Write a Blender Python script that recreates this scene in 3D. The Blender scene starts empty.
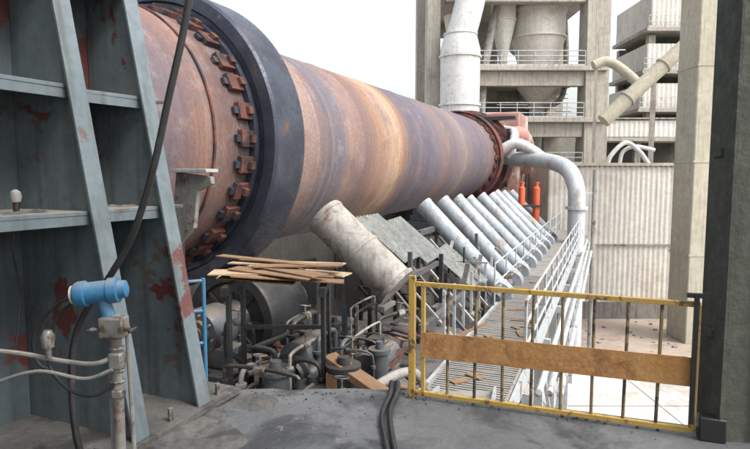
import bpy, bmesh, math, random
from mathutils import Vector, Matrix, noise
R=random.Random(7)
scene=bpy.context.scene
# ---------------------------------------------------------------- materials
def newmat(name):
    m=bpy.data.materials.new(name); m.use_nodes=True
    nt=m.node_tree; nt.nodes.clear()
    o=nt.nodes.new('ShaderNodeOutputMaterial'); b=nt.nodes.new('ShaderNodeBsdfPrincipled')
    nt.links.new(b.outputs[0],o.inputs[0]); return m,nt,b
def c4(c): return (c[0],c[1],c[2],1)
def mixc(nt,fac,a,b,mode='MIX'):
    n=nt.nodes.new('ShaderNodeMix'); n.data_type='RGBA'; n.blend_type=mode
    for sock,v in ((n.inputs[0],fac),(n.inputs[6],a),(n.inputs[7],b)):
        if isinstance(v,(int,float)): sock.default_value=v
        elif isinstance(v,tuple): sock.default_value=c4(v)
        else: nt.links.new(v,sock)
    return n.outputs[2]
def noi(nt,vec,scale,detail=4,rough=.6,dist=0):
    n=nt.nodes.new('ShaderNodeTexNoise'); n.inputs['Scale'].default_value=scale
    n.inputs['Detail'].default_value=detail; n.inputs['Roughness'].default_value=rough
    n.inputs['Distortion'].default_value=dist
    nt.links.new(vec,n.inputs['Vector']); return n.outputs[0]
def mapr(nt,v,a,b,c=0.,d=1.):
    n=nt.nodes.new('ShaderNodeMapRange'); nt.links.new(v,n.inputs[0])
    n.inputs[1].default_value=a;n.inputs[2].default_value=b;n.inputs[3].default_value=c;n.inputs[4].default_value=d
    return n.outputs[0]
def mth(nt,op,a,b):
    n=nt.nodes.new('ShaderNodeMath'); n.operation=op
    for s,v in ((n.inputs[0],a),(n.inputs[1],b)):
        if isinstance(v,(int,float)): s.default_value=v
        else: nt.links.new(v,s)
    return n.outputs[0]
def vmap(nt,vec,sc):
    n=nt.nodes.new('ShaderNodeMapping'); n.inputs['Scale'].default_value=sc
    nt.links.new(vec,n.inputs[0]); return n.outputs[0]
def MAT(name,c1,c2,scale=2.,rough=.7,metal=0.,bump=.15,bs=None,dirt=None,ds=1.5,dt=.55,dw=.08,streak=None,stk=.5,dust=None,dustamt=.7,dirt2=None,ds2=5,dt2=.6):
    m,nt,b=newmat(name)
    tc=nt.nodes.new('ShaderNodeTexCoord').outputs['Object']
    n1=noi(nt,tc,scale,4); col=mixc(nt,mapr(nt,n1,.3,.7),c1,c2)
    n2=noi(nt,tc,scale*9,2); col=mixc(nt,mapr(nt,n2,.35,.75,0,.35),col,tuple(x*.55 for x in c1))
    if streak:
        n3=noi(nt,vmap(nt,tc,(6,6,.35)),1.5,3); col=mixc(nt,mapr(nt,n3,.5,.72,0,stk),col,streak)
    if dirt:
        n4=noi(nt,tc,ds,6,.65,.4); f=mapr(nt,n4,dt,dt+dw); col=mixc(nt,f,col,dirt)
    if dirt2:
        n5=noi(nt,tc,ds2,5,.7,.2); col=mixc(nt,mapr(nt,n5,dt2,dt2+.06,0,.8),col,dirt2)
    if dust:
        g=nt.nodes.new('ShaderNodeNewGeometry'); sp=nt.nodes.new('ShaderNodeSeparateXYZ'); nt.links.new(g.outputs['Normal'],sp.inputs[0])
        up=mapr(nt,sp.outputs[2],.35,.9); dn=mapr(nt,n1,.35,.6,.4,1)
        f=mth(nt,'MULTIPLY',mth(nt,'MULTIPLY',up,dn),dustamt); col=mixc(nt,f,col,dust)
    nt.links.new(col,b.inputs['Base Color'])
    nt.links.new(mapr(nt,n2,.3,.7,max(0.05,rough-.12),min(1,rough+.12)),b.inputs['Roughness'])
    b.inputs['Metallic'].default_value=metal
    bn=nt.nodes.new('ShaderNodeBump'); bn.inputs['Strength'].default_value=bump; bn.inputs['Distance'].default_value=.02
    nt.links.new(noi(nt,tc,bs or scale*12,4,.65),bn.inputs['Height']); nt.links.new(bn.outputs[0],b.inputs['Normal'])
    return m
DUST=(.29,.255,.205)
MAROON=(.10,.032,.03)
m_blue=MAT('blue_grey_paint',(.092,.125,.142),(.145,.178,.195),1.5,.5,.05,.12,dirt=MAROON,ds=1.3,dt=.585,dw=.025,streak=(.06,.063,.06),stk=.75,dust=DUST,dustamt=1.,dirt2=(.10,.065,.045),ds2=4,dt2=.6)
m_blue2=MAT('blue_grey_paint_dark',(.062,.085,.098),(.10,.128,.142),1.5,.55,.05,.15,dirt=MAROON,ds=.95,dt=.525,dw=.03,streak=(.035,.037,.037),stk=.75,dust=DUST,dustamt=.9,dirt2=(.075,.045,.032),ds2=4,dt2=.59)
m_floor=MAT('platform_concrete',(.082,.087,.092),(.145,.149,.15),.9,.55,0,.6,14,dirt=(.04,.042,.045),ds=1.1,dt=.49,dw=.10,dirt2=(.17,.165,.155),ds2=2.6,dt2=.62)
m_rubble=MAT('cement_grout',(.06,.059,.058),(.125,.12,.112),3,.95,0,1,12,dirt=(.038,.037,.036),ds=2.4,dt=.5,dw=.1)
m_conc=MAT('tower_concrete',(.29,.265,.23),(.39,.36,.315),.35,.9,0,.2,4,streak=(.15,.138,.12),stk=.75,dirt=(.22,.195,.165),ds=.5,dt=.54,dw=.12)
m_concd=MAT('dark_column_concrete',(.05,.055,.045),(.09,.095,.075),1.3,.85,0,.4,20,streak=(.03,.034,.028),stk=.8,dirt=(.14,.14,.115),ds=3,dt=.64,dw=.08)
m_concl=MAT('beige_concrete',(.34,.315,.245),(.41,.38,.305),.5,.9,0,.2,4,streak=(.23,.21,.17),stk=.7,dirt=(.27,.25,.2),ds=.8,dt=.57,dw=.1)
m_pier=MAT('pier_concrete',(.13,.12,.11),(.21,.19,.175),.6,.95,0,.4,5,streak=(.06,.055,.05),stk=.8)
m_darkwall=MAT('shade_dark_wall',(.045,.045,.042),(.085,.08,.072),.6,.95,0,.3,4,streak=(.025,.025,.025),stk=.7)  # dark colour paints in the shade under the kiln and link bridge
m_white=MAT('white_paint_dusty',(.50,.505,.50),(.60,.60,.59),1.2,.5,0,.08,streak=(.30,.285,.265),stk=.6,dirt=(.34,.31,.275),ds=2.5,dt=.57,dw=.1)
m_tube=MAT('pale_blue_grey_duct_paint',(.225,.265,.305),(.32,.36,.39),1.6,.55,0,.12,streak=(.15,.15,.15),stk=.75,dirt=(.185,.15,.12),ds=2.6,dt=.55,dw=.06,dust=(.37,.355,.325),dustamt=.5)
m_elbow=MAT('dusty_white_duct_paint',(.35,.38,.41),(.46,.48,.495),1.2,.5,0,.1,streak=(.25,.24,.23),stk=.6,dirt=(.30,.255,.22),ds=1.6,dt=.57,dw=.08)
m_greyp=MAT('weathered_grey_sheet',(.20,.195,.183),(.31,.297,.275),2,.75,.05,.3,streak=(.11,.098,.085),stk=.85,dirt=(.12,.078,.056),ds=3,dt=.55,dust=(.33,.30,.26),dustamt=.5)
m_sheetd=MAT('dark_grey_corrugated',(.11,.12,.117),(.19,.20,.19),2,.75,.1,.2,streak=(.07,.065,.06),stk=.8,dirt=(.17,.12,.09),ds=3,dt=.6)
m_galv=MAT('grey_rail_paint',(.31,.34,.36),(.42,.44,.45),4,.55,.1,.1,dirt=(.17,.10,.065),ds=5,dt=.56)
m_dark=MAT('greasy_dark_steel',(.018,.02,.023),(.05,.052,.056),2.5,.42,.4,.3,dirt=(.10,.06,.04),ds=3,dt=.6,dw=.12,dust=(.14,.12,.095),dustamt=.55)
m_mach=MAT('machine_grey',(.05,.062,.073),(.10,.115,.128),3,.5,.2,.25,dirt=(.09,.05,.03),ds=3,dt=.54,dw=.1,dust=(.20,.17,.135),dustamt=.7)
m_tyre=MAT('tyre_steel',(.026,.031,.045),(.065,.075,.105),2,.4,.4,.25,dirt=(.13,.07,.05),ds=2,dt=.58,dw=.1,dirt2=(.16,.17,.2),ds2=4,dt2=.66)
m_pad=MAT('rusty_pads',(.07,.028,.023),(.145,.055,.04),5,.8,.1,.4,dirt=(.022,.018,.02),ds=3,dt=.49)
m_padd=MAT('rusty_tyre_dark',(.10,.03,.025),(.18,.057,.04),3,.8,.1,.4,dirt=(.03,.023,.024),ds=2,dt=.48)
m_wood=MAT('plywood_board',(.34,.25,.15),(.46,.355,.24),3,.85,0,.2,streak=(.24,.165,.10))
m_wood2=MAT('old_timber',(.17,.10,.055),(.26,.16,.09),4,.9,0,.4)
m_yel=MAT('dirty_yellow_paint',(.50,.325,.06),(.41,.265,.09),5,.6,.0,.2,dirt=(.13,.07,.04),ds=9,dt=.54,dw=.08)
m_bar=MAT('worn_bar_paint',(.20,.155,.085),(.32,.225,.10),6,.6,.1,.2,dirt=(.06,.048,.04),ds=7,dt=.48)
m_rust=MAT('orange_rust_plate',(.40,.19,.055),(.50,.28,.115),3,.85,.0,.3,dirt=(.24,.10,.035),ds=3,dt=.52,dw=.15,streak=(.28,.145,.07),dirt2=(.48,.34,.21),ds2=7,dt2=.64)
m_hose=MAT('black_rubber',(.012,.012,.013),(.03,.03,.032),5,.42,0,.1,dirt=(.07,.065,.06),ds=8,dt=.62)
m_bright=MAT('bright_blue_paint',(.022,.13,.26),(.045,.175,.32),6,.5,.0,.1,dirt=(.12,.11,.10),ds=9,dt=.55,dust=DUST,dustamt=.5)
m_orange=MAT('orange_red_paint',(.50,.085,.03),(.60,.13,.05),4,.5,0,.1)
m_pink=MAT('hood_red_dusty',(.30,.11,.09),(.42,.27,.235),1.5,.8,0,.3,dirt=(.42,.375,.33),ds=1.2,dt=.52,dw=.08,dust=DUST)
m_ground=MAT('yard_concrete',(.38,.37,.35),(.49,.475,.455),.15,.9,0,.2,1.5,dirt=(.27,.24,.205),ds=.25,dt=.54,dw=.14,dirt2=(.29,.27,.245),ds2=.9,dt2=.58)
m_soil=MAT('brown_yard_soil',(.25,.20,.16),(.32,.265,.22),.4,.95,0,.4,3,dirt=(.2,.16,.13),ds=.6,dt=.54)
m_shed=MAT('cream_sheet',(.49,.47,.43),(.58,.56,.515),.6,.6,0,.05,streak=(.33,.30,.25),stk=.65,dirt=(.40,.355,.30),ds=.5,dt=.57,dw=.1)
m_brass=MAT('fitting_metal',(.2,.19,.18),(.33,.32,.3),8,.4,.5,.1,dirt=(.11,.08,.055),ds=12,dt=.5)
m_grate=MAT('walkway_steel',(.14,.145,.145),(.24,.24,.23),2,.7,.1,.3,dirt=(.13,.08,.05),ds=2,dt=.54,dust=(.28,.255,.22),dustamt=.65)

# kiln shell : bands along the axis (object Z = distance along the kiln)
def kilnmat():
    m,nt,b=newmat('heat_tinted_kiln_shell')
    tc=nt.nodes.new('ShaderNodeTexCoord').outputs['Object']
    sp=nt.nodes.new('ShaderNodeSeparateXYZ'); nt.links.new(tc,sp.inputs[0]); z=sp.outputs[2]
    w=noi(nt,vmap(nt,tc,(.3,.3,1.2)),1,3); zz=mth(nt,'ADD',z,mapr(nt,w,.3,.7,-.2,.2))
    f=mapr(nt,zz,4,30)
    cr=nt.nodes.new('ShaderNodeValToRGB'); nt.links.new(f,cr.inputs[0])
    st=[(4,(.085,.08,.10)),(5.2,(.10,.088,.105)),(5.6,(.125,.09,.10)),(5.95,(.21,.115,.09)),(6.35,(.235,.14,.11)),(6.65,(.12,.065,.055)),(7.0,(.05,.032,.033)),  # last stops of this row add a dark band at the tyre pads
        (8.2,(.235,.165,.145)),(9.0,(.275,.195,.168)),(9.35,(.235,.165,.15)),(9.65,(.105,.10,.125)),(10.3,(.145,.13,.148)),(10.8,(.255,.165,.138)),(11.6,(.17,.11,.10)),
        (12.3,(.265,.15,.10)),(12.8,(.35,.21,.13)),(13.6,(.42,.285,.185)),(14.1,(.28,.15,.09)),(14.6,(.092,.08,.10)),(16.,(.082,.08,.118)),(17.2,(.112,.105,.14)),
        (18.2,(.17,.118,.11)),(19.5,(.125,.108,.125)),(21,(.215,.168,.158)),(22.3,(.115,.102,.13)),(24,(.097,.092,.12)),(26,(.145,.108,.108)),(29,(.125,.10,.105))]
    el=cr.color_ramp.elements
    while len(el)<len(st): el.new(.5)
    for e,(s,c) in zip(el,st): e.position=(s-4)/26; e.color=c4(c)
    col=cr.outputs[0]
    ring=noi(nt,vmap(nt,tc,(.045,.045,8)),1.3,6,.65)
    col=mixc(nt,mapr(nt,ring,.42,.68,0,.55),col,(.07,.057,.065))
    ring2=noi(nt,vmap(nt,tc,(.07,.07,3)),1.7,4,.7)
    col=mixc(nt,mapr(nt,ring2,.55,.72,0,.35),col,(.34,.26,.225))
    mo=noi(nt,tc,1.8,7,.75,.3); col=mixc(nt,mapr(nt,mo,.48,.66,0,.6),col,(.19,.105,.075))
    mo2=noi(nt,tc,.9,7,.75,.2); col=mixc(nt,mapr(nt,mo2,.52,.66,0,.55),col,(.10,.092,.112))
    du=noi(nt,tc,2.6,7,.75,.2); col=mixc(nt,mapr(nt,du,.54,.7,0,.4),col,(.29,.26,.245))
    fi=noi(nt,vmap(nt,tc,(1,1,1.6)),16,3,.7); col=mixc(nt,mapr(nt,fi,.42,.7,0,.45),col,(.055,.045,.05))
    nt.links.new(col,b.inputs['Base Color']); b.inputs['Roughness'].default_value=.72; b.inputs['Specular IOR Level'].default_value=.35
    bn=nt.nodes.new('ShaderNodeBump'); bn.inputs['Strength'].default_value=.3; bn.inputs['Distance'].default_value=.02
    nt.links.new(mth(nt,'ADD',ring,fi),bn.inputs['Height']); nt.links.new(bn.outputs[0],b.inputs['Normal'])
    return m
m_kiln=kilnmat()

# ---------------------------------------------------------------- builder
TH=math.radians(22.5)
D=Vector((math.sin(TH),math.cos(TH),0)); N=Vector((-math.cos(TH),math.sin(TH),0)); Z=Vector((0,0,1))
def K(s,l,z): return D*s+N*l+Z*z
KF=(D,N,Z); WF=(Vector((1,0,0)),Vector((0,1,0)),Z)
def catmull(pts,n=8):
    P=[Vector(p) for p in pts]; P=[P[0]*2-P[1]]+P+[P[-1]*2-P[-2]]; out=[]
    for i in range(1,len(P)-2):
        for k in range(n):
            t=k/n; a,b,c,d=P[i-1:i+3]
            out.append(.5*((2*b)+(-a+c)*t+(2*a-5*b+4*c-d)*t*t+(-a+3*b-3*c+d)*t**3))
    out.append(P[-2]); return out
class B:
    def __init__(s,name,loc=None):
        s.e=bpy.data.objects.new(name,None); s.e.empty_display_size=.3; scene.collection.objects.link(s.e); s.p={}
    def bm(s,part,mat,bev=0):
        if part not in s.p: s.p[part]=(bmesh.new(),mat,bev)
        return s.p[part][0]
    def box(s,part,mat,c,size,fr=WF,bev=0,rot=None):
        bm=s.bm(part,mat,bev); c=Vector(c); ax=fr
        if fr is KF: c=K(*c)
        if rot is not None: ax=[rot@a for a in ax]
        vs=[bm.verts.new(c+ax[0]*(size[0]/2*i)+ax[1]*(size[1]/2*j)+ax[2]*(size[2]/2*k)) for i in(-1,1) for j in(-1,1) for k in(-1,1)]
        for q in((0,1,3,2),(4,6,7,5),(0,4,5,1),(2,3,7,6),(0,2,6,4),(1,5,7,3)): bm.faces.new([vs[i] for i in q])
    def beam(s,part,mat,p0,p1,w,h,bev=0):
        p0=Vector(p0);p1=Vector(p1); a=(p1-p0); L=a.length; a.normalize()
        up=Z if abs(a.z)<.95 else D
        x=a.cross(up).normalized(); y=x.cross(a)
        s.box(part,mat,(p0+p1)/2,(L,w,h),(a,x,y),bev)
    def ring(s,bm,c,x,y,r,n): return [bm.verts.new(c+x*(r*math.cos(2*math.pi*i/n))+y*(r*math.sin(2*math.pi*i/n))) for i in range(n)]
    def lathe(s,part,mat,o,ax,prof,n=24,caps=True,bev=0):
        bm=s.bm(part,mat,bev); o=Vector(o); ax=Vector(ax).normalized()
        up=Z if abs(ax.z)<.9 else Vector((1,0,0)); x=ax.cross(up).normalized(); y=ax.cross(x)
        rs=[s.ring(bm,o+ax*t,x,y,max(r,.0005),n) for t,r in prof]
        for a,b in zip(rs,rs[1:]):
            for i in range(n): bm.faces.new((a[i],a[(i+1)%n],b[(i+1)%n],b[i]))
        if caps: bm.faces.new(rs[0][::-1]); bm.faces.new(rs[-1])
    def cyl(s,part,mat,p0,p1,r0,r1=None,n=14,bev=0):
        p0=Vector(p0);p1=Vector(p1); s.lathe(part,mat,p0,p1-p0,[(0,r0),((p1-p0).length,r0 if r1 is None else r1)],n,True,bev)
    def tube(s,part,mat,pts,r,n=10,sub=8):
        P=catmull(pts,sub) if len(pts)>2 and sub else [Vector(p) for p in pts]
        bm=s.bm(part,mat); rs=[]; x=None
        for i,p in enumerate(P):
            t=(P[min(i+1,len(P)-1)]-P[max(i-1,0)]).normalized()
            if x is None:
                up=Z if abs(t.z)<.9 else Vector((1,0,0)); x=t.cross(up).normalized()
            else: x=(x-t*x.dot(t)).normalized()
            rs.append(s.ring(bm,p,x,t.cross(x),r,n))
        for a,b in zip(rs,rs[1:]):
            for i in range(n): bm.faces.new((a[i],a[(i+1)%n],b[(i+1)%n],b[i]))
        bm.faces.new(rs[0][::-1]); bm.faces.new(rs[-1])
    def torus(s,part,mat,c,ax,Rr,r,n=20,m=6):
        prof=[(r*math.sin(2*math.pi*i/m),Rr+r*math.cos(2*math.pi*i/m)) for i in range(m+1)]
        s.lathe(part,mat,c,ax,prof,n,False)
    def prism(s,part,mat,pts,vec,bev=0):
        bm=s.bm(part,mat,bev); vec=Vector(vec)
        a=[bm.verts.new(Vector(p)) for p in pts]; b=[bm.verts.new(Vector(p)+vec) for p in pts]; n=len(a)
        bm.faces.new(a[::-1]); bm.faces.new(b)
        for i in range(n): bm.faces.new((a[i],a[(i+1)%n],b[(i+1)%n],b[i]))
    def corr(s,part,mat,p0,udir,width,vdir,height,nrm,pitch=.25,amp=.035):
        bm=s.bm(part,mat); n=int(width/pitch*4); p0=Vector(p0);u=Vector(udir);v=Vector(vdir);nr=Vector(nrm)
        prof=[0,1,1,0]; lo=[];hi=[]
        for i in range(n+1):
            q=p0+u*(width*i/n)+nr*(amp*prof[i%4]); lo.append(bm.verts.new(q)); hi.append(bm.verts.new(q+v*height))
        for i in range(n): bm.faces.new((lo[i],lo[i+1],hi[i+1],hi[i]))
    def rail(s,part,mat,a,b,h=1.05,step=1.4,r=.022,mids=1,kick=True):
        a=Vector(a);b=Vector(b); L=(b-a).length; n=max(1,round(L/step))
        for i in range(n+1):
            p=a.lerp(b,i/n); s.cyl(part,mat,p,p+Z*h,r,n=6)
        for j in range(mids+1):
            z=Z*(h*(1-j/(mids+1))); s.cyl(part,mat,a+z,b+z,r,n=6)
        if kick: s.beam(part,mat,a+Z*.08,b+Z*.08,.012,.12)
    def done(s,matrix=None):
        for name,(bm,mat,bev) in s.p.items():
            bmesh.ops.recalc_face_normals(bm,faces=bm.faces)
            me=bpy.data.meshes.new(name); bm.to_mesh(me); bm.free()
            me.materials.append(mat)
            me.polygons.foreach_set('use_smooth',[True]*len(me.polygons))
            try: me.set_sharp_from_angle(angle=math.radians(35))
            except Exception: pass
            o=bpy.data.objects.new(name,me); scene.collection.objects.link(o); o.parent=s.e
            if matrix is not None: o.matrix_local=matrix
            if bev:
                md=o.modifiers.new('bevel','BEVEL'); md.width=bev; md.segments=2; md.limit_method='ANGLE'
        return s.e
def mesh_obj(name,verts,faces,mat):
    me=bpy.data.meshes.new(name); me.from_pydata(verts,[],faces); me.materials.append(mat); me.update()
    o=bpy.data.objects.new(name,me); scene.collection.objects.link(o); return o
GZ=-6.3
# ---------------------------------------------------------------- ground
mesh_obj('ground',[(-1500,-1500,GZ),(1500,-1500,GZ),(1500,1500,GZ),(-1500,1500,GZ)],[(0,1,2,3)],m_ground)
b=B('yard_pavement')
b.prism('soil_strip',m_soil,[(6,23.5,GZ+.004),(9,24.4,GZ+.004),(12,24.0,GZ+.004),(15,24.6,GZ+.004),(19,23.6,GZ+.004),(30,24.0,GZ+.004),(30,31,GZ+.004),(6,31,GZ+.004)],(0,0,.03))
b.box('kerb',m_concl,(17,22.9,GZ+.07),(22,.2,.14))
for i in range(6): b.box('joints',m_pier,(6+i*4,16,GZ+.006),(.04,13.5,.004))
for i in range(3): b.box('joints_cross',m_pier,(16,11+i*4,GZ+.009),(20,.04,.004))
b.done()
b=B('yard_rubble')
for i in range(90):
    x=R.uniform(4,22); y=R.choice([R.uniform(23,31),R.uniform(24,31),R.uniform(10,30)]); r=R.uniform(.02,.10)
    b.box('stones',m_pier,(x,y,GZ+r*.5),(r*2,r*1.5,r*1.2),rot=Matrix.Rotation(R.random()*3,3,'Z')@Matrix.Rotation(R.random()*.6,3,'X'))
b.done()

# ---------------------------------------------------------------- kiln
ZA=2.18; SL=.0165
AX=(D+Z*SL).normalized()
A0=K(0,6.97,ZA)
xx=AX.cross(Z).normalized(); yy=AX.cross(xx)
MK=Matrix((( -xx.x,yy.x,AX.x,A0.x),(-xx.y,yy.y,AX.y,A0.y),(-xx.z,yy.z,AX.z,A0.z),(0,0,0,1)))
RS=2.0
k=B('rotary_kiln')
prof=[(-4,RS)]
seams=[1.2,3.4,5.7,9.3,11.4,13.9,16.3,18.7,21.2,23.6,25.7,30]
for q in seams: prof+=[(q-.03,RS),(q-.012,RS+.012),(q+.012,RS+.012),(q+.03,RS)]
prof.append((31.5,RS))
k.lathe('shell',m_kiln,(0,0,0),(0,0,1),prof,160)
RP=random.Random(3)
def ringset(tag,s0,s1,rt,mt,mp,rin=2.1,npad=32,back=True):
    c=.04
    k.lathe('tyre'+tag,mt,(0,0,0),(0,0,1),[(s0+.05,rin),(s0+.05,rin+.10),(s0,rin+.13),(s0,rt-c),(s0+c,rt),(s1-c,rt),(s1,rt-c),(s1,rin+.05),(s1,rin),(s0+.05,rin)],128,False)
    k.lathe('retaining_ring'+tag,mt,(0,0,0),(0,0,1),[(s0-.06,RS+.005),(s0-.06,RS+.10),(s0+.03,RS+.12),(s0+.03,RS+.005)],128,False)
    for i in range(npad):
        a=2*math.pi*(i+RP.uniform(-.08,.08))/npad
        er=Vector((math.cos(a),math.sin(a),0)); et=Vector((-math.sin(a),math.cos(a),0)); ez=Vector((0,0,1)); j=RP.uniform(-.03,.03)
        k.box('pads_near'+tag,mp,er*(RS+.04)+ez*(s0-.21+j),(.09,.25,.30),(er,et,ez),.008)
        k.box('pads_near'+tag,mp,er*(RS+.075)+ez*(s0-.13),(.15,.12,.11),(er,et,ez),.008)
        k.box('wedges'+tag,mt,er*(RS+.035)+ez*(s0-.40+j),(.05,.10,.10),(er,et,ez))
        if back: k.box('pads_far'+tag,mp,er*(RS+.05)+ez*(s1+.2),(.10,.24,.26),(er,et,ez))
ringset('_a',7.15,8.0,2.45,m_tyre,m_pad)
ringset('_b',27.1,27.7,2.28,m_padd,m_padd,2.08,28)
k.lathe('stiffener_ring',m_padd,(0,0,0),(0,0,1),[(6.25,RS),(6.25,RS+.03),(6.29,RS+.03),(6.29,RS)],128,False)
k.done(MK)
h=B('kiln_inlet_hood')
h.lathe('seal_ring',m_padd,K(28.9,6.97,ZA+.47),AX,[(0,2.05),(0,2.35),(.4,2.35),(.4,2.2),(.6,2.5),(.9,2.5),(1.0,2.05)],64,False)
h.lathe('smoke_chamber',m_pink,K(29.9,6.97,ZA+.47),AX,[(0,2.1),(.1,2.35),(1.2,2.3),(1.6,2.0),(3.0,2.0)],32)
h.box('chamber_block',m_pink,(34.5,7,2.6),(3.6,4.6,5.5),KF,.1)
h.tube('riser_stub',m_pink,[K(31,5.2,3.6),K(31.8,4.6,3.9),K(33,4.4,3.2),K(34,4.6,2.2)],.55,14)
h.tube('air_hose',m_white,[K(30.5,5.6,4.2),K(29.6,4.6,4.0),K(28.7,4.4,3.4),K(28.6,4.6,2.6)],.22,12)
h.box('seal_bracket',m_dark,(29.2,6,4.65),(.5,3.2,.18),KF)
for i in range(7):
    h.box('counterweights',m_dark,(28.85+R.random()*.3,4.7+R.random()*.4,ZA-.9+i*.45),(.3,.18,.2),KF)
h.done()
# ---------------------------------------------------------------- piers
for (s0,s1,zt,nm) in ((3.8,10.8,-1.3,'kiln_pier'),(25.2,30.5,-1.2,'kiln_pier')):
    b=B(nm); sc=(s0+s1)/2
    b.box('body',m_pier,(sc,6.4,(GZ-1+zt-.35)/2),(s1-s0-.6,7.4,zt-.35-GZ+1),KF,.05)
    b.box('cap_slab',m_pier,(sc,6.4,zt-.175),(s1-s0,8.4,.35),KF,.04)
    b.box('dark_backdrop_wall',m_darkwall,(sc,10.2,zt+1.0),(s1-s0,.4,2.0),KF,.03)  # added wall, a dark backdrop for the shadowed space under the kiln
    b.done()
b=B('dark_backdrop_building')  # added building, darkens the view by hiding bright ground beneath the kiln
b.box('walls',m_darkwall,(22,15.5,(GZ+.2)/2),(30,5,.2-GZ),KF); b.box('roof_slab',m_pier,(22,15.5,.32),(30.6,5.6,.25),KF)
for i in range(8): b.box('doors',m_dark,(9.5+i*3.4,12.97,-3.4),(1.3,.1,2.4),KF)
b.done()
# ---------------------------------------------------------------- roller stations
def rollers(name,sc,w,rt,zdeck):
    b=B(name); za=ZA+SL*sc
    for side in (-1,1):
        rr=.8; dist=rt+rr
        l=6.97+side*dist*.5; z=za-dist*.866; t='_%d'%(side+1)
        o=K(sc-w/2-.12,l,z)
        b.lathe('roller'+t,m_dark,o,D,[(0,.30),(.06,.34),(.06,.58),(0,.62),(0,rr-.03),(.03,rr),(w+.21,rr),(w+.24,rr-.03),(w+.24,.3)],64,False)
        for i in range(8):
            a=i*math.pi/4; b.box('web_ribs'+t,m_dark,o+D*.05+(N*math.cos(a)+Z*math.sin(a))*.46,(.05,.26,.04),(D,(N*math.cos(a)+Z*math.sin(a)),D.cross(N*math.cos(a)+Z*math.sin(a))))
        b.lathe('shaft'+t,m_mach,K(sc-w/2-.95,l,z),D,[(0,.12),(.2,.17),(.75,.2),(.83,.3),(w+1.1,.3),(w+1.15,.2),(w+1.9,.2)],32)
        for q in (sc-w/2-.62,sc+w/2+.62):
            b.lathe('bearing_house'+t,m_mach,K(q-.26,l,z),D,[(-.05,.12),(-.05,.2),(0,.22),(0,.33),(.05,.36),(.47,.36),(.52,.33),(.52,.22)],32,False)
            b.box('bearing_base'+t,m_mach,(q,l,z-.33),(.5,.98,.3),KF,.03)
            for i in range(8):
                a=i*math.pi/4+.2; b.cyl('cap_bolts'+t,m_brass,K(q-.3,l+.28*math.cos(a),z+.28*math.sin(a)),K(q-.24,l+.28*math.cos(a),z+.28*math.sin(a)),.022,n=6)
            for e in(-.42,.42):
                for f in(-.17,.17):
                    b.cyl('bolts'+t,m_dark,K(q+f,l+e,z-.18),K(q+f,l+e,z-.08),.035,n=6)
        hz=z-.48-zdeck
        if hz>.02: b.box('bearing_plinth'+t,m_mach,(sc,l,zdeck+hz/2),(w+2.2,1.3,hz),KF,.02)
    b.box('base_frame',m_dark,(sc,6.97,zdeck+.1),(w+1.2,5.0,.2),KF,.02)
    b.done()
rollers('support_roller_station',7.57,.85,2.45,-1.3)
rollers('support_roller_station',27.4,.6,2.28,-1.2)

b=B('gear_reducer')
b.box('case',m_mach,(6.25,3.55,-.95),(.8,.6,.66),KF,.05)
b.lathe('bearing_cap',m_dark,K(5.75,3.55,-.72),D,[(0,.1),(0,.2),(.05,.22),(.08,.27),(.14,.27)],28)
b.lathe('cover_cylinder',m_mach,K(5.9,3.55,-.55),D,[(0,.16),(.04,.22),(.7,.22),(.75,.15)],28)
b.done()
b=B('electric_motor')
b.lathe('body',m_mach,K(6.6,2.85,-.80),D,[(0,.1),(.0,.2),(.06,.23),(.65,.23),(.7,.18),(.85,.17),(.88,.05)],32)
for i in range(20):
    a=i*math.pi/10; er=N*math.cos(a)+Z*math.sin(a)
    b.box('fins',m_mach,K(6.95,2.85,-.80)+er*.245,(.5,.04,.012),(D,er,D.cross(er)))
b.box('terminal_box',m_dark,(6.9,2.85,-.5),(.22,.18,.13),KF,.01)
b.box('feet',m_dark,(6.9,2.85,-1.15),(.6,.42,.3),KF,.01)
b.done()
b=B('lubrication_pipework')
for i in range(34):
    s=R.uniform(4.9,8.2); l=R.uniform(2.5,4.9); z=R.uniform(-1.05,-.25)
    p=K(s,l,z); dr=R.choice([D,-N,N,D,(D-N*.4).normalized()]); q=p+dr*R.uniform(.3,1.0); r=.014+R.random()*.028
    pr=R.choice(['dark','dark','grey','pale'])
    mt={'dark':m_dark,'grey':m_mach,'pale':m_greyp}[pr]
    b.tube('pipes_'+pr,mt,[p-Z*.5,p-Z*.12,p+dr*.08,q-dr*.08,q-Z*.12,q-Z*.6],r,8,4)
    b.cyl('flanges_'+pr,mt,p-Z*.16,p-Z*.2,r*2.2,n=12)
    if i%3==0:
        m=(p+q)/2; b.cyl('valves',m_brass,m-dr*.07,m+dr*.07,r*2,n=10); b.cyl('valves',m_brass,m,m+Z*.16,.012,n=6)
        b.torus('handwheels',m_pad if i%2 else m_mach,m+Z*.17,Z+D*.2,.075,.01)
for i in range(9):
    p=K(R.uniform(5.2,7.8),R.uniform(2.5,4.6),-1.3); hh=R.uniform(.3,.85); r=R.uniform(.08,.17)
    b.lathe('pump_pots_%d'%(i%2),m_mach if i%2 else m_dark,p,Z,[(0,r*1.4),(.04,r*1.4),(.04,r),(hh,r),(hh,r*1.25),(hh+.05,r*1.25),(hh+.05,r*.5),(hh+.14,r*.4)],18)
b.tube('grey_pipe',m_greyp,[K(5.6,2.5,-.85),K(6.1,2.45,-.75),K(6.6,2.2,-.75),K(6.8,2.0,-1.2)],.06,12)
b.done()
b=B('scrap_pile')
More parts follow.
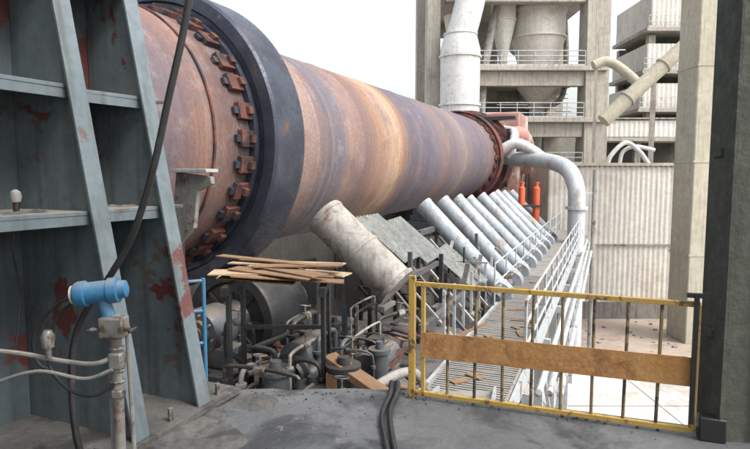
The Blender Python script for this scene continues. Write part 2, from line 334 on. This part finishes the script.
for i in range(90):
    p=K(R.uniform(4.6,8.6),R.uniform(2.3,4.9),-1.15+R.random()*.4)
    a=R.uniform(0,3.14); d=Vector((math.cos(a),math.sin(a),R.uniform(-.25,.35)))
    L=R.uniform(.25,1.0); mt=R.choice([0,0,1,2])
    b.beam(['angles','slats','plates'][mt],[m_dark,m_wood2,m_pad][mt],p,p+d*L,R.uniform(.03,.12),R.uniform(.012,.05))
b.done()
# ---------------------------------------------------------------- plank stack on trestle
b=B('plank_stack')
for i in range(12):
    yaw=math.radians(-12+R.uniform(-24,18)); rot=Matrix.Rotation(yaw,3,'Z')@Matrix.Rotation(R.uniform(-.03,.09),3,'Y')@Matrix.Rotation(R.uniform(-.04,.04),3,'X')
    c=(-1.2+R.uniform(-.25,.3),6.7+R.uniform(-.4,.35),.5+i*.018)
    b.box('boards' if i%3 else 'plywood_sheets',m_wood2 if i%3 else m_wood,c,(R.uniform(.9,1.5),R.uniform(.10,.5),.014),WF,rot=rot)
for x in(-1.7,-.6):
    b.beam('trestle',m_dark,(x,6.2,.44),(x,7.2,.44),.08,.1)
    for y in(6.4,7.1): b.beam('trestle',m_dark,(x,y,.4),(x,y,-1.3),.05,.05)
b.beam('trestle',m_dark,(-1.7,7.1,-.2),(-.6,7.1,-.2),.05,.05)
b.done()
b=B('timber_beam')
b.beam('beam',m_wood2,(-.55,6.5,-.40),(.2,5.8,-.66),.20,.09,.008)
b.beam('packer',m_wood2,(-.5,6.2,-.9),(-.4,6.5,-.9),.14,.8,.01)
b.beam('packer',m_wood2,(.1,5.7,-1.0),(.25,6.0,-1.0),.12,.5,.01)
b.done()
# ---------------------------------------------------------------- inclined cooling ducts
def duct(s,r,mat,n0=4.2,z0=1.05,n1=2.3,z1=-.9,base=True,name='shell_cooling_duct',ds=0):
    b=B(name); p0=K(s,n0,z0); p1=K(s+ds,n1,z1); ax=(p1-p0); L=ax.length; ax.normalize()
    b.lathe('duct_body',mat,p0,ax,[(0,r*.8),(0,r),(.05,r*1.05),(.08,r*1.05),(.1,r),(L*.5,r),(L*.5+.02,r*1.05),(L*.5+.06,r*1.05),(L*.5+.08,r),(L-.06,r),(L-.04,r*1.12),(L,r*1.12)],28,False)
    b.lathe('dark_mouth',m_dark,p0+ax*.12,ax,[(0,.01),(.01,r*.97)],20,False)
    b.lathe('end_cap',mat,p1-ax*.01,ax,[(0,r*1.1),(.03,r*1.1)],20)
    if base:
        b.lathe('fan_scroll',mat,K(s-.2,n1-.02,z1-.16),D,[(0,.12),(0,.30),(.4,.30),(.4,.12)],24,True)
        b.lathe('fan_motor',m_mach,K(s-.55,n1-.02,z1-.16),D,[(0,.09),(.03,.12),(.33,.12),(.35,.06)],16,True)
        b.beam('cradle',m_mach,K(s+.24,n0-.3,z0-.55),K(s+.24,n1,z1-.2),.07,.09)
    b.beam('stand',m_mach,K(s,n1+.9,z1+.6),K(s+.02,n1+.9,-1.7),.07,.07)
    b.beam('stand',m_mach,K(s,n0-.35,z0-.65),K(s+.02,n0-.35,-1.7),.07,.07)
    b.done()
duct(8.0,.32,m_greyp,4.2,1.12,2.95,.05,False)
rr=random.Random(5)
for i in range(9): duct(13.3+i*1.62+rr.uniform(-.08,.08),.215,m_tube,4.2+rr.uniform(-.06,.06),1.02+rr.uniform(-.05,.05))
b=B('corrugated_cover')
for j,(s,l,z) in enumerate(((9.3,4.25,.98),(10.5,4.2,.80),(11.4,3.4,.1))):
    u=(D+Z*.04*j).normalized(); v=(-N*.78-Z*.62).normalized(); nr=u.cross(v)
    if nr.z<0: nr=-nr
    b.corr('sheet_%d'%j,m_sheetd,K(s,l,z),u,1.05,v,1.25,nr,.16,.03)
    b.beam('frame',m_dark,K(s,l-.3,z-.4),K(s,l-.3,-1.5),.07,.07); b.beam('frame',m_dark,K(s+1.0,l-.9,z-.8),K(s+1.0,l-.9,-1.5),.07,.07)
b.done()
b=B('duct_support_frame')
for j in range(7):
    s=8.7+j*.7
    b.beam('struts_a' if j%2 else 'struts_b',m_greyp if j%2 else m_mach,K(s,3.7,.3),K(s-.1,2.35,-1.1),.07,.05)
    b.beam('uprights',m_galv,K(s+.4,2.5,-.2),K(s+.4,2.5,-1.25),.05,.05)
b.beam('stringer',m_mach,K(8.5,3.3,-.1),K(13,3.3,-.1),.12,.1)
b.beam('stringer',m_mach,K(8.5,2.7,-.75),K(28,2.7,-.75),.12,.16)
b.beam('stringer',m_mach,K(12,3.9,.45),K(28,3.9,.45),.1,.12)
for i in range(60):
    s=R.uniform(8.5,15); l=R.uniform(2.3,4); z=R.uniform(-1.1,-.1); d=R.choice([D,N,Z,(D+Z).normalized(),(N+Z).normalized(),(D-Z*.4).normalized()])
    b.beam('loose_steel_%d'%(i%3),[m_mach,m_greyp,m_dark][i%3],K(s,l,z),K(s,l,z)+d*R.uniform(.3,1.0),R.uniform(.03,.10),R.uniform(.02,.07))
b.done()
# ---------------------------------------------------------------- walkway
b=B('service_walkway')
zw=-1.15
b.box('edge_beam_a',m_galv,(19,1.05,zw-.1),(24.6,.06,.22),KF); b.box('edge_beam_b',m_galv,(19,2.25,zw-.1),(24.6,.06,.22),KF)
for i in range(25):
    s=7.18+i*.985
    b.box('grating_frames',m_grate,(s,1.11,zw),(.965,.04,.04),KF); b.box('grating_frames',m_grate,(s,2.19,zw),(.965,.04,.04),KF)
    if s<17:
        for j in range(12): b.box('grating_bars',m_grate,(s-.45+j*.082,1.65,zw+R.uniform(-.003,.003)),(.048,1.06,.03),KF)
    else: b.box('grating_panels',m_grate,(s,1.65,zw),(.965,1.06,.03),KF)
b.rail('railing',m_galv,K(8.4,1.05,zw),K(31,1.05,zw),1.05,1.4,.024,2)
b.rail('railing',m_galv,K(12.4,2.25,zw),K(31,2.25,zw),.95,1.5,.02,1,False)
for i in range(9):
    s=8+i*2.9
    for l in(1.1,2.9):
        b.beam('posts',m_galv,K(s,l,zw-.2),K(s,l,GZ),.16,.16)
    b.beam('cross',m_galv,K(s,.9,zw-.28),K(s,4,zw-.28),.1,.16)
    b.beam('braces',m_galv,K(s,1.1,zw-.4),K(s+2.9,1.1,GZ+2.2),.07,.07)
    b.beam('braces',m_galv,K(s,1.1,GZ+2.2),K(s+2.9,1.1,GZ+2.2),.07,.1)
for i in range(14):
    s=7.5+abs(R.gauss(0,5)); b.box('debris_on_deck',m_wood2,(s,R.uniform(1.2,2.1),zw+.03),(R.uniform(.1,.5),R.uniform(.05,.14),.02),KF,rot=Matrix.Rotation(R.uniform(0,3),3,'Z'))
b.done()
b=B('access_stair')
p0=Vector((.62,4.75,-.45)); p1=K(7.2,1.65,zw)
for e in(-.38,.38):
    q=Vector((e,0,0)); b.beam('stringers',m_galv,p0+q,p1+q,.03,.18)
for i in range(4):
    p=p0.lerp(p1,(i+.5)/4); b.box('treads',m_grate,p,(.76,.24,.03))
b.done()
b=B('pipe_bundle')
for i,l in enumerate((.85,.7,.55)): b.cyl('pipes' if i else 'white_pipe',m_galv if i else m_white,K(8.5,l,zw-.35),K(30,l,zw-.35),.05,n=10)
b.done()
b=B('orange_cylinder_pair')
for x in(6.55,7.2):
    b.lathe('cylinder',m_orange,(x,25,-1.1),Z,[(0,.12),(.1,.15),(2.3,.15),(2.35,.09),(2.5,.09),(2.5,.12),(2.56,.12)],16)
b.box('base',m_dark,(6.9,25,-1.2),(1.2,.5,.15)); b.beam('yoke',m_dark,(6.4,25,.4),(7.35,25,.4),.4,.08)
b.beam('stand',m_galv,(6.9,25,-1.2),(6.9,25,GZ),.2,.2)
b.done()
# ---------------------------------------------------------------- white elbow duct
b=B('white_elbow_pipe')
b.tube('pipe',m_elbow,[(6.3,29.2,2.6),(7.2,27.8,2.55),(8.0,26,2.4),(8.45,24.8,2.05),(8.62,24.2,1.4),(8.65,24,.5),(8.65,24,-3),(8.65,24,GZ)],.36,24,8)
for z in(.3,-1.6,-3.6): b.lathe('flange',m_elbow,(8.65,24,z),Z,[(0,.36),(0,.46),(.12,.46),(.12,.36)],24,False)
b.tube('branch',m_white,[(6.2,27.8,3.0),(6.9,27.5,3.3),(7.6,27.0,2.9),(7.9,26.4,2.5)],.26,16)
b.tube('thin_pipe',m_greyp,[(9.4,24,2.0),(9.4,24,-1),(9.4,24,GZ)],.1,10,2)
b.beam('stay',m_galv,(8.65,24,1.0),(9.4,24,1.0),.06,.08); b.beam('stay',m_galv,(8.65,24,-2.5),(9.4,24,-2.5),.06,.08)
b.done()
# ---------------------------------------------------------------- preheater tower
t=B('preheater_tower')
TX0,TX1,TY0,TY1=3.6,17.1,42,54
cols=[(4.3,42.9),(16.4,42.9),(4.3,53),(16.4,53),(10.3,53)]
for x,y in cols: t.box('columns',m_conc,(x,y,(GZ+34)/2),(1.75 if x>10 else 1.0,1.7,34-GZ),bev=.05)
for zt in(6.0,9.75,15.8,22.5,29):
    t.box('slabs',m_conc,((TX0+TX1)/2+.6 if zt<16 else (TX0+TX1)/2,48,zt-.16),(TX1-TX0-1.2,12.4,.32),bev=.02)
    t.box('beams',m_conc,(10.35,42.6,zt-.85),(10.3,.7,1.05),bev=.02)
    t.box('beams',m_conc,(10.35,53.0,zt-.85),(10.3,.7,1.05),bev=.02)
    for x in (7.3,13.6): t.box('joists',m_conc,(x,48,zt-.7),(.5,9.6,.75))
    t.rail('railing',m_galv,(6.8,41.9,zt),(15.4,41.9,zt),1.1,1.2,.035,2)
def cyclone(x,y,r,zt,zc,zb,mat=m_conc):
    t.lathe('cyclones',m_shed,(x,y,zb),Z,[(0,r*.28),(.6,r*.28),(.6,r*.4),(.75,r*.4),(.75,r*.3),(zc-zb,r),(zc-zb,r*1.06),(zc-zb+.15,r*1.06),(zc-zb+.15,r),(zc-zb+2,r),(zc-zb+2,r*1.05),(zc-zb+2.2,r*1.05),(zc-zb+2.2,r),(zt-zb,r),(zt-zb+1,r*.5),(zt-zb+3,r*.5)],36)
cyclone(12.9,45.4,2.05,19,12.4,6.4)
cyclone(9.95,44.6,.95,20,13.6,9.9)
cyclone(7.2,50,2.0,26,20,11)
cyclone(13,50,2.0,28,22,16)
t.lathe('chute',m_shed,(12.9,45.4,2.0),Z,[(0,.4),(4.5,.55)],20)
t.lathe('chute_hopper',m_shed,(12.9,45.4,7.4),Z,[(0,.6),(1.2,1.5),(1.3,1.6)],24)
t.lathe('white_vessel',m_white,(6.1,41.0,1.5),Z,[(0,1.4),(5.2,1.42),(5.2,1.52),(5.35,1.52),(5.35,1.42),(8.6,1.42),(8.6,1.52),(8.75,1.52),(8.75,1.42),(9.2,1.42),(10.2,1.15),(10.2,1.22),(10.3,1.22),(10.3,1.1)],36)
t.tube('riser_duct',m_white,[(6.1,41,11.6),(6.5,41,13),(7.0,41.2,15.5),(7.3,41.5,20),(7.3,42,26)],1.05,28,6)
t.tube('meal_pipe',m_greyp,[(9.3,44,14.5),(8.6,43.5,11.5),(8.2,43,9),(8,43,5),(8,43,2)],.3,14)
t.tube('meal_pipe',m_greyp,[(12.9,45,6.5),(11.8,44,4.5),(10,42.5,2.5),(9.5,40,1.5)],.45,14)
t.tube('meal_pipe',m_greyp,[(15.1,46,15),(15.2,45.5,11),(14.8,45,8),(13.4,44.6,7)],.22,12)
t.tube('gas_duct',m_shed,[(10.2,47,20),(10.9,47,14.2),(12,47.5,12.2),(13.2,48,13.5)],.7,18)
for i in range(10):
    t.beam('stair',m_galv,(14.2,44.2+i*.25,6.0+i*.375),(15.4,44.2+i*.25,6.0+i*.375),.25,.04)
t.corr('rear_panels',m_sheetd,(4.8,52.5,1),(1,0,0),11,(0,0,1),4.0,(0,-1,0),.4,.06)
t.box('rear_walls',m_pier,(10.3,52.3,7.2),(11,.3,2.0))
for i in range(6):
    x=6.5+i*1.5; t.box('plant_boxes',m_mach,(x,46+R.random()*3,6.6),(.9,.9,1.1),bev=.04)
    t.box('plant_boxes',m_mach,(x,48+R.random()*2,10.4),(.8,.9,1.2),bev=.04)
t.box('lintel_deck',m_conc,(10.3,46,2.1),(11.0,8,.5))
t.rail('railing',m_galv,(5,41.9,2.35),(15.4,41.9,2.35),1.1,1.2,.03,2)
t.done()
b=B('conveyor_house')
for i,(z0,z1) in enumerate(((14.5,17.5),(10.9,13.2),(7.6,9.8),(4.4,6.2))):
    x0=24.0-i*.25
    b.corr('panels_%d'%i,m_shed,(x0,50,z0),(1,0,0),8,(0,0,1),z1-z0,(0,-1,0),.4,.05)
    b.corr('side_%d'%i,m_shed,(x0,50,z0),(0,1,0),7,(0,0,1),z1-z0,(-1,0,0),.4,.05)
    b.box('floor_%d'%i,m_conc,(x0+3.8,53.2,z0-.15),(8.6,7.2,.3)); b.box('dark_gap_fill',m_concd,(x0+4.5,54.5,z0-.9),(7.2,5,1.4))  # solid dark blocks stand in for the shaded gaps between floors
    b.rail('rails',m_galv,(x0-.4,49.6,z0),(x0+8,49.6,z0),1.0,1.5,.03,1)
for x in(24.3,29,31.5):
    for y in(50.6,56.6): b.box('columns',m_conc,(x,y,(GZ+14)/2),(.6,.6,14-GZ))
b.done()
b=B('link_bridge')
b.corr('panel',m_shed,(17.4,46,4.9),(1,0,0),9,(0,0,1),1.3,(0,-1,0),.4,.05)
b.box('deck',m_conc,(21.9,47.5,4.7),(9,3,.3)); b.box('roof',m_greyp,(21.9,47.5,6.35),(9.2,3.4,.12)); b.box('painted_shade_wall',m_darkwall,(21.9,48.9,3.0),(9,.3,3.2))  # dark wall carries the shade below the bridge in its colour
for x in(18.5,22,25.5): b.box('legs',m_conc,(x,47.5,(GZ+4.5)/2),(.5,.5,4.5-GZ))
b.done()
b=B('inclined_duct')
b.lathe('duct',m_concl,(14.5,36,5.2),Vector((7.0,0,6.6)),[(0,.46),(2,.46),(2,.54),(2.1,.54),(2.1,.46),(5,.46),(5,.54),(5.1,.54),(5.1,.46),(8.6,.46)],24)
b.tube('bend',m_concl,[(14.9,39,9.2),(15.7,39,9.5),(16.5,39,9.2),(17.3,38.6,8.4),(17.8,38,7.6)],.33,18)
b.beam('support',m_conc,(17.6,36,7.6),(17.6,36,GZ),.3,.3); b.beam('hanger',m_conc,(15.1,39,9),(15.1,39,GZ),.2,.2)
b.done()
b=B('concrete_stack_column')
b.box('shaft',m_concl,(15.65,27,(GZ+18)/2),(1.75,1.75,18-GZ),bev=.06)
for z in(-2,2.4,6.8,11.2): b.box('collar',m_concl,(15.65,27,z),(1.80,1.80,.10))
b.done()
b=B('corrugated_shed')
b.corr('front_wall',m_shed,(9.6,31,GZ),(1,0,0),16,(0,0,1),8.6,(0,-1,0),.28,.04)
b.corr('side_wall',m_shed,(9.6,31,GZ),(0,1,0),9,(0,0,1),8.6,(-1,0,0),.28,.04)
b.box('base_wall',m_pier,(17.6,30.9,GZ+.5),(16.1,.12,1.0)); b.box('coping',m_concl,(17.6,30.93,2.36),(16.2,.2,.16))
b.box('roof',m_greyp,(17.6,35.5,2.26),(16.1,9,.1)); b.box('girt',m_greyp,(17.6,30.9,-2.1),(16,.05,.1))
b.tube('vent_pipe',m_white,[(13.2,32,2.3),(13.4,32,2.9),(14.2,32,3.6),(15.0,32,3.1),(15.6,32,2.3)],.13,12)
b.tube('vent_pipe',m_white,[(14.0,32.3,2.3),(14.2,32.3,3.1),(14.9,32.3,3.4),(16,32.3,3.2)],.11,12)
b.done()
b=B('plant_building')
b.corr('front_wall',m_shed,(-1,60,GZ),(1,0,0),26,(0,0,1),8.3,(0,-1,0),.5,.06)
b.box('body',m_shed,(12,66,(GZ+1.9)/2),(26,11.6,1.9-GZ))
b.box('roof_edge',m_greyp,(12,65.8,2.05),(26.6,12.6,.25)); b.done()
b=B('plant_building')
b.box('body',m_concl,(34,72,1),(18,14,2*(1-GZ)))
for i in range(6):
    for j in range(3): b.box('windows',m_dark,(26.7+i*2.9,64.97,-3+j*3.6),(1.5,.1,1.4))
b.done()
# ---------------------------------------------------------------- platform, roof, columns
b=B('platform')
edge=[(-12,4.5)]+[(-3.4+i*.16+R.uniform(-.03,.03),4.48+R.uniform(-.028,.02)) for i in range(23)]+[(.36,4.46),(2.3,3.78),(9,3.0),(9,-9),(-12,-9)]
b.prism('slab',m_floor,[(x,y,-.35) for x,y in edge],(0,0,.35),bev=.008)
for x in(-9,-5,-1.5,2.6,7):
    b.box('columns',m_pier,(x,2.9,(GZ-.35)/2),(.5,.5,-.35-GZ)); b.box('beams',m_pier,(x,-2.5,-.6),(.35,10.4,.5))
b.done()
b=B('canopy_roof')
b.box('slab',m_concd,(1.5,-3.6,5.6),(11,8,.25))
for x in(-3.5,1.5,6.5): b.box('beams',m_concd,(x,-3.6,5.3),(.3,7.8,.35))
for x in(-3.5,6.5):
    b.box('posts',m_concd,(x,-7.2,2.55),(.4,.4,5.1)); b.box('posts',m_concd,(x,0,2.55),(.4,.4,5.1))
b.done()
b=B('concrete_column')
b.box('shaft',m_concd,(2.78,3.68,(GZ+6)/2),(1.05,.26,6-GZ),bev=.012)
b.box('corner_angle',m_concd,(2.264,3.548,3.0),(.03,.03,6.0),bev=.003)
b.cyl('conduit',m_mach,(2.5,3.52,0),(2.5,3.52,6),.014,n=8)
for z in(.7,1.9,3.1): b.box('clip',m_concd,(2.252,3.70,z),(.03,.1,.05)); b.box('clip',m_concd,(2.5,3.53,z+.2),(.06,.03,.03))
b.done()
bm=bmesh.new(); nx,ny=110,90
x0,x1,y0,y1=-3.2,-.75,2.3,4.46; g=[]
for i in range(nx+1):
    row=[]
    for j in range(ny+1):
        x=x0+(x1-x0)*i/nx; y=y0+(y1-y0)*j/ny
        e=max(0,min(1,(x1-.05-x)/.6+noise.noise(Vector((x*2.5,y*2.5,3)))*.9))*max(0,min(1,(y-y0)/.25))*max(0,min(1,(y1-y)/.15))
        row.append(bm.verts.new((x,y,-.012+e*(.05+.05*noise.noise(Vector((x*3,y*3,0)))+.035*noise.noise(Vector((x*12,y*12,1)))+.015*noise.noise(Vector((x*31,y*31,1)))))))
    g.append(row)
for i in range(nx):
    for j in range(ny): bm.faces.new((g[i][j],g[i+1][j],g[i+1][j+1],g[i][j+1]))
for f_ in bm.faces: f_.smooth=True
me=bpy.data.meshes.new('cement_rubble'); bm.to_mesh(me); bm.free(); me.materials.append(m_rubble)
o=bpy.data.objects.new('cement_rubble',me); scene.collection.objects.link(o)
b=B('floor_grit')
for i in range(420):
    if i%3==0: x=R.uniform(-1.0,2.0); y=4.42-(max(0,x-.3))*.34-abs(R.gauss(0,.10)); r=R.uniform(.003,.011)
    else: x=-1.3+abs(R.gauss(0,.9)); y=R.uniform(2.6,4.4-(max(0,x-.3))*.34); r=R.uniform(.002,.006)
    b.box('grit',m_rubble,(x,y,r*.4),(r*2,r*1.6,r*1.2),rot=Matrix.Rotation(R.random()*3,3,'Z')@Matrix.Rotation(R.random(),3,'X'))
b.done()

# ---------------------------------------------------------------- blue steel frame
f=B('steel_buttress_frame')
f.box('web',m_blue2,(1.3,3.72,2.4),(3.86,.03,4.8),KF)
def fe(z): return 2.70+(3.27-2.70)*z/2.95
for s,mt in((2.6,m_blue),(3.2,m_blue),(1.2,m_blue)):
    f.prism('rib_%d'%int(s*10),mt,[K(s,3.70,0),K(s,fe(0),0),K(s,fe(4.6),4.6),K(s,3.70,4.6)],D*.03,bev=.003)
    a,bb=K(s+.015,fe(0)-.012,0),K(s+.015,fe(4.6)-.012,4.6)
    ax=(bb-a).normalized()
    f.box('rib_flange_%d'%int(s*10),m_blue,(a+bb)/2,((bb-a).length,.13,.02),(ax,D,D.cross(ax)),bev=.003)
for (s0,s1) in((2.63,3.2),(1.23,2.6),(3.23,3.42)):
    for z in(1.5,2.3,3.1):
        l0=fe(z)+.03
        f.prism('shelves',m_blue,[K(s0,3.70,z),K(s1,3.70,z),K(s1,l0,z),K(s0,l0+(.1 if s1<3.3 else .3),z)],Z*.025,bev=.002)
        if s1<3.3: f.prism('shelf_lips',m_blue,[K(s0,l0+.10,z-.06),K(s1,l0+.005,z-.06),K(s1,l0+.02,z-.06),K(s0,l0+.115,z-.06)],Z*.06)
f.box('base_plate',m_rubble,(2.3,3.25,.045),(2.6,1.2,.05),KF,.005)
for s in(2.3,2.9,3.4): f.cyl('anchor_bolts',m_brass,K(s,2.72,.05),K(s,2.72,.16),.02,n=6)
for s,z in((2.4,1.72),(2.1,2.6),(2.9,2.75),(2.9,1.0)): f.cyl('bolts',m_brass,K(s,3.70,z),K(s,3.66,z),.025,n=6)
for i in range(60):
    z=R.choice([1.525,2.325]); s0,s1=R.choice([(2.66,3.18),(1.9,2.57)]); r=R.uniform(.01,.035)
    f.lathe('shelf_dust',m_rubble,K(R.uniform(s0,s1),R.uniform(fe(z)+.16,3.65),z),Z,[(0,r*1.6),(r*.3,r),(r*.5,.004)],7)
f.done()
b=B('seal_lever_bracket')
b.prism('blade',m_greyp,[K(3.8,3.42,1.78),K(3.8,3.06,1.74),K(3.8,3.05,1.68),K(3.8,3.2,1.62),K(3.8,3.25,1.3),K(3.8,3.42,1.15),K(3.8,3.5,1.2)],D*.05,bev=.004)
b.box('cap',m_galv,(3.83,3.24,1.79),(.16,.36,.03),KF,.004)
b.beam('arm',m_dark,K(3.83,3.45,1.2),K(3.83,3.45,.0),.08,.08)
b.done()
b=B('blue_handrail')
for x,y in((-1.75,4.55),(-1.46,4.7)):
    b.cyl('posts',m_bright,(x,y,-1.3),(x,y,.88),.018,n=8)
for z in(.86,.6,.32,.06): b.cyl('rails',m_bright,(-1.75,4.55,z),(-1.46,4.7,z),.015,n=8)
b.done()
# ---------------------------------------------------------------- pressure transmitter on stand, hoses
b=B('pressure_transmitter')
X,Y=-1.37,2.9
b.cyl('stand_pipe',m_greyp,(X,Y,0),(X,Y,1.02),.028,n=14)
b.cyl('stand_pipe',m_greyp,(X+.07,Y+.02,0.0),(X+.05,Y+.02,.9),.012,n=8)
b.cyl('stand_pipe',m_greyp,(X-.05,Y+.02,0.0),(X-.05,Y+.02,.7),.010,n=8)
b.cyl('foot',m_dark,(X,Y,.0),(X,Y,.03),.09,n=14)
b.lathe('housing',m_bright,(X-.19,Y-.02,1.13),(1,.15,.10),[(0,.03),(0,.062),(.015,.068),(.05,.068),(.055,.058),(.16,.058),(.165,.068),(.21,.068),(.215,.05),(.25,.045),(.26,.02)],28)
b.cyl('neck',m_bright,(X-.03,Y,1.0),(X-.06,Y,1.1),.035,n=14)
b.lathe('display_cap',m_shed,(X-.2,Y-.02,1.13),(-1,-.15,-.1),[(0,.05),(.012,.048)],24)
b.box('manifold',m_brass,(X,Y-.02,.96),(.13,.09,.11),bev=.01)
b.box('manifold',m_brass,(X+.01,Y-.02,.78),(.07,.07,.09),bev=.01)
b.box('manifold',m_brass,(X+.01,Y-.02,.60),(.06,.06,.05),bev=.01)
for dx in(-.09,.09): b.cyl('valve_stems',m_brass,(X,Y-.03,.96),(X+dx*1.2,Y-.05,.95),.012,n=8)
for dx in(-.11,.11): b.cyl('handles',m_dark,(X+dx,Y-.09,.95),(X+dx,Y-.01,.95),.008,n=8)
for z in(.9,.84,.72,.66): b.torus('hex_nuts',m_brass,(X,Y,z),Z,.032,.008,8)
b.tube('impulse_line',m_greyp,[(X,Y-.03,.8),(X-.1,Y-.05,.77),(X-.3,Y,.77),(X-.6,Y,.82),(X-1.2,Y,.85)],.013,8)
b.tube('impulse_line',m_greyp,[(X,Y-.05,.74),(X-.15,Y-.05,.69),(X-.4,Y-.02,.72),(X-.62,Y,.66),(X-.72,Y,.6),(X-.9,Y,.62),(X-1.3,Y,.6)],.010,8)
b.lathe('gauge',m_brass,(X-.35,Y-.02,.79),Z,[(0,.015),(.06,.015),(.06,.03),(.12,.035),(.15,.02)],12)
b.tube('cable',m_hose,[(X-.2,Y,1.1),(X-.32,Y,.98),(X-.36,Y,.75),(X-.25,Y-.02,.62),(X-.1,Y-.05,.6),(X,Y-.03,.66)],.009,8)
b.done()
b=B('black_hose')
b.tube('hose',m_hose,[(-.80,3.02,3.6),(-.93,3.0,2.85),(-1.0,3.0,2.5),(-1.09,3.0,2.15),(-1.2,3.02,1.75),(-1.33,3.05,1.42),(-1.47,3.08,1.2),(-1.62,3.1,1.0),(-1.70,3.1,.82),(-1.70,3.05,.6),(-1.66,3.0,.3),(-1.6,3.0,.08)],.019,12)
b.tube('hose_thin',m_hose,[(-1.5,3.02,1.12),(-1.72,3.02,1.06),(-1.86,3.0,.9),(-1.85,3.0,.72),(-1.7,3.0,.66)],.009,8)
b.done()
b=B('position_lamp')
b.lathe('bulb',m_greyp,K(2.33,3.35,1.58),Z,[(0,.01),(.01,.028),(.04,.034),(.07,.028),(.085,.01)],16)
b.cyl('holder',m_dark,K(2.33,3.35,1.52),K(2.33,3.35,1.585),.018,n=10)
b.tube('wire',m_hose,[K(2.33,3.35,1.5),K(2.3,3.36,1.3),K(2.36,3.4,1.0),K(2.3,3.4,.6)],.006,6)
b.done()
b=B('floor_hose')
b.tube('hose_a',m_hose,[(.16,4.75,-.4),(.14,4.52,.03),(.12,4.3,.022),(.05,3.9,.022),(.07,3.5,.022),(.1,3.0,.022),(.05,2.2,.022)],.02,10)
b.tube('hose_b',m_hose,[(.2,4.75,-.4),(.19,4.52,.03),(.17,4.3,.022),(.11,3.95,.022),(.12,3.5,.022),(.155,3.0,.022),(.12,2.2,.022)],.02,10)
b.done()
# ---------------------------------------------------------------- gate
g=B('safety_gate')
a=Vector((.32,4.28,0)); c=Vector((2.15,3.64,0)); u=(c-a).normalized(); nn=u.cross(Z)
Lg=(c-a).length
def gp(t,z,off=0): return a+u*(t*Lg)+Z*z+nn*off
g.box('post',m_yel,gp(0,.49)-u*.03,(.05,.05,.98),(u,nn,Z),.004)
g.beam('top_rail',m_yel,gp(0,.915),gp(1,.90),.035,.035,.003)
g.beam('bottom_rail',m_yel,gp(0,.05),gp(1,.04),.035,.035,.003)
g.box('end_stile',m_yel,gp(.995,.47),(.03,.035,.86),(u,nn,Z),.003)
g.box('start_stile',m_yel,gp(.03,.48),(.03,.035,.86),(u,nn,Z),.003)
for i in range(9):
    t=.13+i*.107; g.cyl('bars',m_bar,gp(t,.05),gp(t+R.uniform(-.004,.006),.905),.012,n=8)
g.box('kick_plate',m_rust,gp(.51,.445,.022),(Lg*.975,.006,.20),(u,nn,Z),.002)
g.beam('clamp',m_hose,gp(.985,.97,.04),gp(.985,.10,.04),.03,.03)
g.beam('clamp',m_hose,gp(.955,.965,.03),gp(1.03,.965,.03),.03,.03)
g.box('clamp_foot',m_hose,gp(1.05,.08,.02),(.16,.1,.16),(u,nn,Z),.01)
g.done()

# ---------------------------------------------------------------- light
w=bpy.data.worlds.new('World'); scene.world=w; w.use_nodes=True; nt=w.node_tree
bg=nt.nodes['Background']; sky=nt.nodes.new('ShaderNodeTexSky'); sky.sky_type='NISHITA'; sky.sun_disc=False
EL,AZ=math.radians(52),math.radians(125)
sky.sun_elevation=EL; sky.sun_rotation=AZ; sky.air_density=1.5; sky.dust_density=6; sky.ozone_density=1
hs=nt.nodes.new('ShaderNodeHueSaturation'); hs.inputs['Saturation'].default_value=.35; hs.inputs['Value'].default_value=2.6
nt.links.new(sky.outputs[0],hs.inputs['Color']); nt.links.new(hs.outputs[0],bg.inputs[0]); bg.inputs[1].default_value=.15
sd=bpy.data.lights.new('sun','SUN'); sd.energy=1.3; sd.angle=math.radians(12); sd.color=(1,.98,.95)
so=bpy.data.objects.new('sun',sd); scene.collection.objects.link(so)
sv=Vector((math.sin(AZ)*math.cos(EL),math.cos(AZ)*math.cos(EL),math.sin(EL)))
so.rotation_euler=sv.to_track_quat('Z','Y').to_euler()
# ---------------------------------------------------------------- camera
cd=bpy.data.cameras.new('camera'); cd.sensor_width=36; cd.lens=36*560/750; cd.clip_end=5000; cd.clip_start=.05
co=bpy.data.objects.new('camera',cd); scene.collection.objects.link(co)
co.location=(0,0,1.75); co.rotation_euler=(math.radians(85),0,0); scene.camera=co
scene.view_settings.view_transform='Standard'; scene.view_settings.look='None'; scene.view_settings.exposure=0
